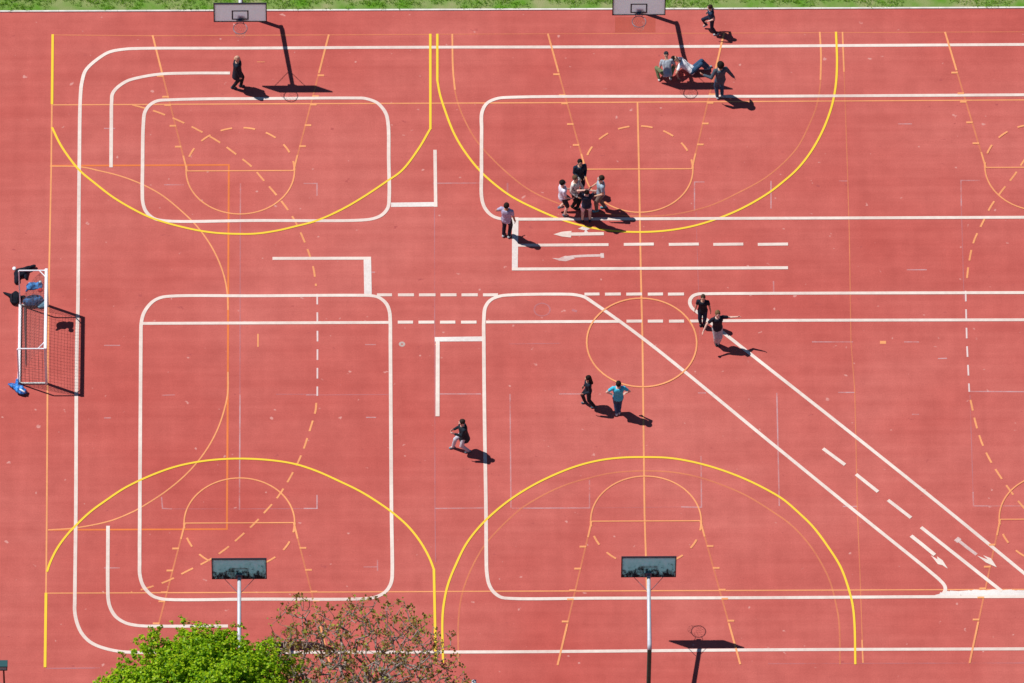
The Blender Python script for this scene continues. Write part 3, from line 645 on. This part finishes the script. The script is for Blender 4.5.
    # shirt
    b = bmesh.new(); torso(b, .016 if legkind != 'coat' else .03, -.12, .515)
    if legkind == 'coat': rings(b, [[pel + up * h * s + rgt * a * s * math.cos(2 * math.pi * k / 16) + fr * d * s * math.sin(2 * math.pi * k / 16) for k in range(16)] for h, a, d in ((-.30 if lean < .08 else -.26, .205, .19), (-.16, .20, .17), (.0, .185, .15), (.2, .17, .14))])
    for i in (0, 1):
        e_, w_ = A[i]; capsule(b, pel + up * .46 * s + rgt * (i * 2 - 1) * .10 * s, shd[i], .07 * s, .067 * s)
        if sleeve == 'long': capsule(b, shd[i], e_, .069 * s, .055 * s); capsule(b, e_, e_.lerp(w_, .93), .055 * s, .043 * s)
        elif sleeve == 'short': capsule(b, shd[i], shd[i].lerp(e_, .55), .066 * s, .056 * s)
    sm_ = pat or cm('shirt_cloth', shirt)
    fuse('jacket' if sleeve == 'long' else 'shirt', b, sm_, t, .012 * s, 2, .018)
    # trousers
    b = bmesh.new(); torso(b, .008, -.12, .10)
    for i in (0, 1):
        k_, an = K[i]; capsule(b, hips[i], k_, .098 * s * slim, .074 * s)
        if legkind in ('long', 'coat'): capsule(b, k_, k_.lerp(an, .93), .072 * s, .056 * s)
    b_name = 'shorts' if legkind == 'short' else 'trousers'
    fuse(b_name, b, cm('trouser_cloth', legs), t, .012 * s, 2, .016)
    for i in (0, 1):
        k_, an = K[i]; b = bmesh.new(); tilt = 0 if lift[i] < .05 else -.6
        fdv = Vector((0, math.cos(tilt), math.sin(tilt)))
        capsule(b, an - Vector((0, 0, .035 * s)) - fdv * .04 * s, an - Vector((0, 0, .042 * s)) + fdv * .10 * s, .045 * s, .042 * s); capsule(b, an, an - Vector((0, 0, .03 * s)), .044 * s, .045 * s)
        for v in b.verts:
            if lift[i] < .05: v.co.z = max(v.co.z, .004)
        fuse('shoe', b, cm('shoe_leather', shoes), t, .01 * s, 1)
    b = bmesh.new()
    if hairkind == 'bald':
        ell(b, hd + hu * .0 * s - hf * .02 * s, (.0825 * s, .092 * s, .07 * s), HM)
    elif hairkind == 'cap':
        ell(b, hd + hu * .05 * s - hf * .004 * s, (.090 * s, .108 * s, .085 * s), HM); ell(b, hd + hf * .12 * s + hu * .05 * s, (.06 * s, .06 * s, .012 * s), HM)
    else:
        g_ = .012 if hairkind == 'short' else (.038 if hairkind == 'afro' else .016)
        ell(b, hd + hu * .035 * s - hf * .018 * s, ((.08 + g_) * s, (.092 + g_) * s, (.10 + g_) * s), HM)
        if hairkind == 'long':
            capsule(b, hd - hf * .05 * s, nk - hf * .13 * s - up * .16 * s, .085 * s, .06 * s); ell(b, nk - hf * .10 * s, (.11 * s, .06 * s, .12 * s), HM)
    fuse('cap' if hairkind == 'cap' else 'hair', b, cm('hair_fibre', hair), t, .011 * s, 1, .014 if hairkind != 'cap' else 0)
    if extra: extra(t, s, pel, up, rgt, fr, A, nk, hd)
    return t
def backpack_on(col):
    def f(t, s, pel, up, rgt, fr, A, nk, hd):
        b = bmesh.new(); ell(b, pel + up * .32 * s - fr * .2 * s, (.14 * s, .10 * s, .20 * s), Matrix((rgt, fr, up)).transposed()); o = fuse('rucksack', b, cm('rucksack_cloth', col), t, .014, 2, .02)
    return f
def paper_in_hand(t, s, pel, up, rgt, fr, A, nk, hd):
    pass
def blouse():
    m = bpy.data.materials.new('patterned_shirt_cloth'); m.use_nodes = True; t = m.node_tree; b = t.nodes['Principled BSDF']; tc = t.nodes.new('ShaderNodeTexCoord')
    v = t.nodes.new('ShaderNodeTexVoronoi'); v.inputs['Scale'].default_value = 9; t.links.new(tc.outputs['Object'], v.inputs['Vector'])
    r = t.nodes.new('ShaderNodeValToRGB'); r.color_ramp.elements[0].position = .25; r.color_ramp.elements[0].color = (.10, .14, .13, 1); r.color_ramp.elements[1].position = .5; r.color_ramp.elements[1].color = (.72, .70, .66, 1)
    t.links.new(v.outputs['Distance'], r.inputs[0]); t.links.new(r.outputs[0], b.inputs['Base Color']); b.inputs['Roughness'].default_value = .85; return m
NAVY = (.010, .020, .045); BLK = (.008, .009, .014)
person('bald man in a long dark coat walking alone beside the far left hoop', [(233, 88.3), (241, 86.5)], -5, 1.76, shift=(.02, .0), shirt=(.010, .018, .035), legs=(.008, .012, .02), shoes=(.03, .06, .09), hair=(.50, .33, .20), hairkind='bald', sleeve='long', legkind='coat', lean=.0, hands=[(-.2, .0, .82), (.22, .12, .82)])
person('runner in navy at the far court edge near the grass', [(716.5, 35), (706, 28)], 185, 1.50, lift=(0, .12), lean=.12, shirt=(.015, .035, .08), legs=(.015, .02, .045), shoes=(.35, .45, .52), hands=[(-.26, .18, 1.02), (.26, .1, .98)], elbows=[(-.3, -1, -.4), (.3, -1, -.4)], sleeve='short', skin='p', hair=(.03, .016, .010))
pc = G(667.5, 73.5, .42)
person('player in grey shirt and green trousers crouching in a cap beside the lying player', [(659, 80), (670.5, 79)], 95, 1.66, pelvis=(pc.x, pc.y, .40), lean=.85, shirt=(.36, .41, .47), legs=(.16, .20, .10), shoes=(.72, .72, .70), hair=(.03, .04, .05), hairkind='cap', hands=[(-.18, .5, .45), (.24, .5, .5)], knees=[(-.7, 1, .5), (.5, 1, .6)])
pl = G(692, 70, .14)
person('player in white shirt and jeans leaning back on the ground with raised knees', [(706, 69.5), (708, 67.5)], 8, 1.80, pelvis=(pl.x, pl.y, .15), chest=(-.35, -.72, .50), shirt=(.90, .88, .94), legs=(.03, .08, .16), shoes=(.25, .40, .50), hands=[(-.32, -.52, .08), (.22, -.50, .08)], elbows=[(-.6, -.6, .3), (.6, -.6, .3)], knees=[(-.05, .2, 1), (.05, .2, 1)], hair=(.012, .008, .006), hairkind='short')
person('tall standing player with bushy black hair, grey jacket and jeans', [(717.3, 98), (722, 96)], 105, 1.90, lift=(0, 0), shirt=(.075, .105, .14), legs=(.035, .09, .16), shoes=(.40, .48, .52), hairkind='afro', sleeve='long', hands=[(-.52, .10, 1.20), (.48, -.05, .86)], elbows=[(-.3, -.4, -.9), (.4, -1, 0)], lean=.03)
GR = 'five people gathered in a ring on the centre court'
person('white-shirted person in dark shorts at the left of the group, one foot lifted', [(564.5, 216), (560, 211)], 15, 1.86, lift=(0, .16), shirt=(.72, .70, .84), legs=(.02, .02, .035), shoes=(.14, .18, .24), legkind='short', hands=[(-.2, .22, 1.0), (.2, .24, .98)], elbows=[(-.4, -1, -.3), (.4, -1, -.3)], group=GR, skin='p')
person('person in pale patterned shirt and black trousers, second from left in the group', [(572.5, 207.5), (577.5, 208.5)], -35, 1.80, pat=blouse(), legs=(.008, .012, .016), shoes=(.02, .03, .03), sleeve='long', hair=(.12, .07, .035), group=GR, hands=[(-.2, .2, .95), (.2, .22, 1.0)])
person('person in navy jacket at the back of the group', [(577.5, 190.5), (581.5, 191)], -75, 1.72, shirt=(.012, .028, .055), legs=(.012, .018, .035), shoes=(.2, .2, .22), sleeve='long', group=GR, hands=[(-.12, .24, 1.1), (.12, .26, 1.1)], hair=(.008, .007, .008))
person('person seen from behind with hands on head, navy top and pink shorts', [(582.5, 221.5), (589.8, 221)], 88, 1.80, shirt=(.012, .024, .055), legs=(.70, .50, .60), shoes=(.03, .03, .05), legkind='short', skin='p', hands=[(-.05, -.02, 1.74), (.05, -.02, 1.74)], elbows=[(-1, .1, .25), (1, .1, .25)], group=GR)
person('person in light blue shirt and beige trousers at the right of the group', [(596.5, 211.5), (604.3, 207.5)], 195, 1.88, shirt=(.34, .44, .54), legs=(.20, .15, .13), shoes=(.10, .34, .42), sleeve='short', group=GR, hair=(.03, .02, .012), hands=[(-.2, .25, 1.05), (.24, .2, 1.0)], elbows=[(-.4, -1, -.3), (.4, -1, -.3)])
person('lone standing person in lavender shirt and black trousers on the thick white bar', [(503.5, 236), (509, 237)], 70, 1.88, shirt=(.46, .43, .62), legs=(.012, .012, .03), shoes=(.45, .47, .50), skin='m', hands=[(-.20, .20, 1.05), (.27, .06, .85)], elbows=[(-1, -.5, -.1), (.4, -1, 0)], hair=(.018, .010, .008))
GB = 'pair standing by the hooked white line'
person('person in black shirt and dark jeans standing where the white line hooks', [(700.5, 324.3), (704, 324.6)], -95, 1.64, shirt=(.012, .016, .03), legs=(.012, .025, .06), shoes=(.015, .02, .03), hair=(.06, .035, .02), hands=[(-.30, .03, .82), (.29, .03, .82)], group=GB)
person('person in black shirt and light grey trousers gesturing with both arms out', [(715.5, 343.5), (718, 344.5)], -75, 1.84, shirt=(.012, .016, .03), legs=(.48, .52, .56), shoes=(.03, .04, .05), hair=(.17, .10, .045), hands=[(-.64, .10, 1.38), (.50, .10, 1.0)], elbows=[(-.3, -.4, -.8), (.6, -.4, -.6)], skin='p', group=GB)
GC = 'pair walking across the centre court'
person('long-haired person in black walking left beside the one in the blue shirt', [(585, 403), (594.5, 407.5)], 190, 1.68, shift=(-.06, 0), shirt=(.010, .018, .035), legs=(.010, .018, .03), shoes=(.06, .13, .18), hair=(.018, .009, .007), hairkind='long', sleeve='long', hands=[(-.2, .2, 1.0), (.22, .1, .9)], lean=.03, group=GC, slim=.95)
person('person in bright blue shirt and jeans seen from behind', [(616.5, 414.5), (619, 413)], 92, 1.84, shirt=(.06, .55, .78), legs=(.04, .09, .18), shoes=(.6, .62, .64), hands=[(-.26, .10, .98), (.26, .10, .98)], elbows=[(-1, -.3, .0), (1, -.3, .0)], group=GC, skin='p')
def held(t, s, pel, up, rgt, fr, A, nk, hd):
    backpack_on((.010, .012, .02))(t, s, pel, up, rgt, fr, A, nk, hd)
person('person in black jacket and white trousers striding left across a white line', [(453, 448), (468.5, 452)], 195, 1.80, shift=(.10, 0), legkind='coat', shirt=(.012, .022, .034), legs=(.55, .58, .66), shoes=(.20, .26, .32), hair=(.03, .02, .016), sleeve='long', lean=.10, hands=[(-.1, .34, 1.15), (.16, .30, 1.05)], elbows=[(-.3, -.6, -1), (.3, -.6, -1)], skin='p')

# ------------------------------------------------------------------ trees at the near edge
def leaf(bm, p, n, size, rn):
    u, v = frame(n); a = rn.uniform(0, 6.283); d = u * math.cos(a) + v * math.sin(a); w = n.cross(d) * size * .42
    vs = [bm.verts.new(p - d * size * .5), bm.verts.new(p + w), bm.verts.new(p + d * size * .5), bm.verts.new(p - w)]
    bm.faces.new(vs)
def rdir(rn):
    while True:
        v = Vector((rn.uniform(-1, 1), rn.uniform(-1, 1), rn.uniform(-1, 1)))
        if .05 < v.length < 1: return v.normalized()
def green_tree(bx, by, cz, rx, rz):
    rn = random.Random(11)
    t = thing('maple_tree', 'dense bright green leafy tree at the near edge below the left hoop', 'tree', (bx, by, 0))
    b = bmesh.new(); tube(b, [(0, 0, 0), (.05, .03, 1.2), (0, .06, cz - rz * .6), (.1, 0, cz + .3)], [.26, .2, .16, .08], 12)
    clumps = []
    for i in range(760):
        d = rdir(rn)
        if d.z < -.35: d.z = -d.z
        lob = .84 + .20 * noise.noise(d * 2.3 + Vector((4, 1, 2))) + .16 * noise.noise(d * 5)
        f = (rn.random() ** .28) * lob; c = Vector((d.x * rx * f, d.y * rx * f, cz + d.z * rz * f)); clumps.append((c, rn.uniform(.24, .52), d))
        if i % 5 == 0:
            s0 = Vector((0, .03, cz - rz * rn.uniform(.1, .7))); tube(b, [s0, s0.lerp(c, .5) + Vector((0, 0, .25)), c], [.06, .035, .012], 5)
    link('trunk', b, mat('maple_bark', (.10, .075, .055), .9, var=.3, bump=.6), t, True)
    b = bmesh.new()
    for c, r, d in clumps:
        # each clump is a spray of shoots, each shoot tipped with a rosette of leaves
        for _ in range(int(15 * (r / .35) ** 2)):
            q = rdir(rn); q.z = abs(q.z) * .8 + .1 if rn.random() < .75 else q.z
            tip = c + Vector((q.x, q.y, q.z * .9)) * r * rn.uniform(.55, 1.1)
            ax = (q + d * .7 + Vector((0, 0, .6))).normalized()
            for k in range(12):
                off = rdir(rn) * rn.uniform(.02, .095); leaf(b, tip + off, (ax + rdir(rn) * .75).normalized(), rn.uniform(.06, .115), rn)
    link('crown', b, leafmat('maple_leaves', [(.07, .20, .004), (.18, .40, .006), (.32, .56, .010), (.46, .68, .012), (.58, .74, .02), (.12, .30, .006)], .42, .45), t)
cg = G(204, 735, 6.0); green_tree(cg.x, cg.y, 6.0, 4.15, 2.95)
def sparse_tree(bx, by, cz, rx, rz):
    """crown grown towards scattered points, each joined to the nearest limb so far"""
    rn = random.Random(5)
    t = thing('budding_tree', 'thin reddish budding tree with open twigs right of the green tree', 'tree', (bx, by, 0))
    nodes = [Vector((0, 0, 0))]; par = [-1]
    for k in range(1, 7): nodes.append(Vector((.04 * math.sin(k), .05 * math.cos(k * 1.3), k * (cz - rz * .75) / 6))); par.append(k - 1)
    tg = []
    while len(tg) < 3400:
        p = Vector((rn.uniform(-1, 1), rn.uniform(-1, 1), rn.uniform(-.75, 1)))
        if p.length > .92 + .16 * noise.noise(p.normalized() * 3.1): continue
        if noise.noise(p * 3.0) < -.27: continue
        tg.append(p)
    tg.sort(key=lambda p: (p - Vector((0, 0, -.75))).length + rn.uniform(-.06, .06))
    tg = [Vector((p.x * rx, p.y * rx, cz + p.z * rz)) for p in tg]
    root = Vector((0, 0, cz - rz * .75))
    ends = []
    for p in tg:
        best = None; bd = 1e9
        for i in range(6, len(nodes)):
            q = nodes[i]; d = (q - p).length
            out = (p - q).dot(q - root) if i > 6 else 1
            if out < 0: d *= 1.7
            if d < bd: bd = d; best = i
        i = best
        n = max(1, int(bd / .28)); q0 = nodes[i].copy()
        for k in range(1, n + 1):
            q = q0.lerp(p, k / n) + rdir(rn) * .022 + Vector((0, 0, -.05 * bd * math.sin(math.pi * k / n))); nodes.append(q); par.append(i); i = len(nodes) - 1
        ends.append(i)
    cnt = [0] * len(nodes)
    for e in ends:
        i = e
        while i >= 0: cnt[i] += 1; i = par[i]
    b = bmesh.new()
    rad = [min(.15, .0064 * max(1, c) ** .45) for c in cnt]
    for i in range(1, len(nodes)):
        if cnt[i]: tube(b, [nodes[par[i]], nodes[i]], [min(rad[par[i]], rad[i] * 1.25), rad[i]], 6 if cnt[i] > 12 else 4, False)
    link('trunk', b, mat('grey_bark', (.30, .24, .21), .9, var=.3), t, True)
    b = bmesh.new()
    for i in range(7, len(nodes)):
        if cnt[i] > 5: continue
        d = (nodes[i] - nodes[par[i]]).normalized()
        for k in range(rn.choice((2, 5, 10, 14)) if cnt[i] == 1 else rn.choice((0, 2, 3))):
            leaf(b, nodes[i] + rdir(rn) * rn.uniform(.02, .16), (rdir(rn) + Vector((0, 0, .7))).normalized(), rn.uniform(.06, .125), rn)
    link('crown', b, leafmat('budding_leaves', [(.18, .10, .03), (.28, .16, .05), (.24, .24, .04), (.36, .38, .05), (.36, .20, .07), (.22, .20, .04)], .25), t)
cs = G(356, 703, 5.5); sparse_tree(cs.x, cs.y, 5.5, 4.2, 3.0)

# ------------------------------------------------------------------ lamp and pale lamp-shaped object at the near edge
def lamp(px, py, z, label, w, glass, shell=None):
    p = G(px, py, z); t = thing('street_lamp', label, 'lamp', (p.x, p.y, 0))
    bm = bmesh.new(); tube(bm, [(.03, 0, 0), (.03, 0, z - .12)], [.05, .028], 10); link('pole', bm, mat('rusty_pole', (.16, .05, .045), .7, .2, var=.2), t)
    bm = bmesh.new(); box(bm, (0, 0, z + .1), (w, .26, .05)); box(bm, (0, 0, z - .11), (w * .9, .24, .04))
    for q in (-1, 1): box(bm, (q * w * .42, 0, z), (.03, .24, .18))
    bmesh.ops.bevel(bm, geom=bm.edges[:], offset=.006, segments=1, affect='EDGES'); h = link('lamp_head', bm, shell or mat('dark_teal_metal', (.03, .10, .11), .5, .3), t)
    bm = bmesh.new(); box(bm, (0, 0, z - .005), (w * .8, .22, .175)); link('lamp_glass', bm, glass, h)
lamp(2.5, 665.5, 5.0, 'small box lamp on a thin rusty pole at the near left corner', .34, mat('pale_lamp_glass', (.18, .40, .45), .25, spec=.6))
lamp(474, 685, 5.0, 'small unidentified pale object, built as a lamp, just peeping in beyond the twigs of the budding tree', .14, mat('white_object_core', (.8, .8, .82), .3), mat('pale_object_shell', (.6, .6, .64), .4))  # pale object of unknown kind, given the shape of a lamp
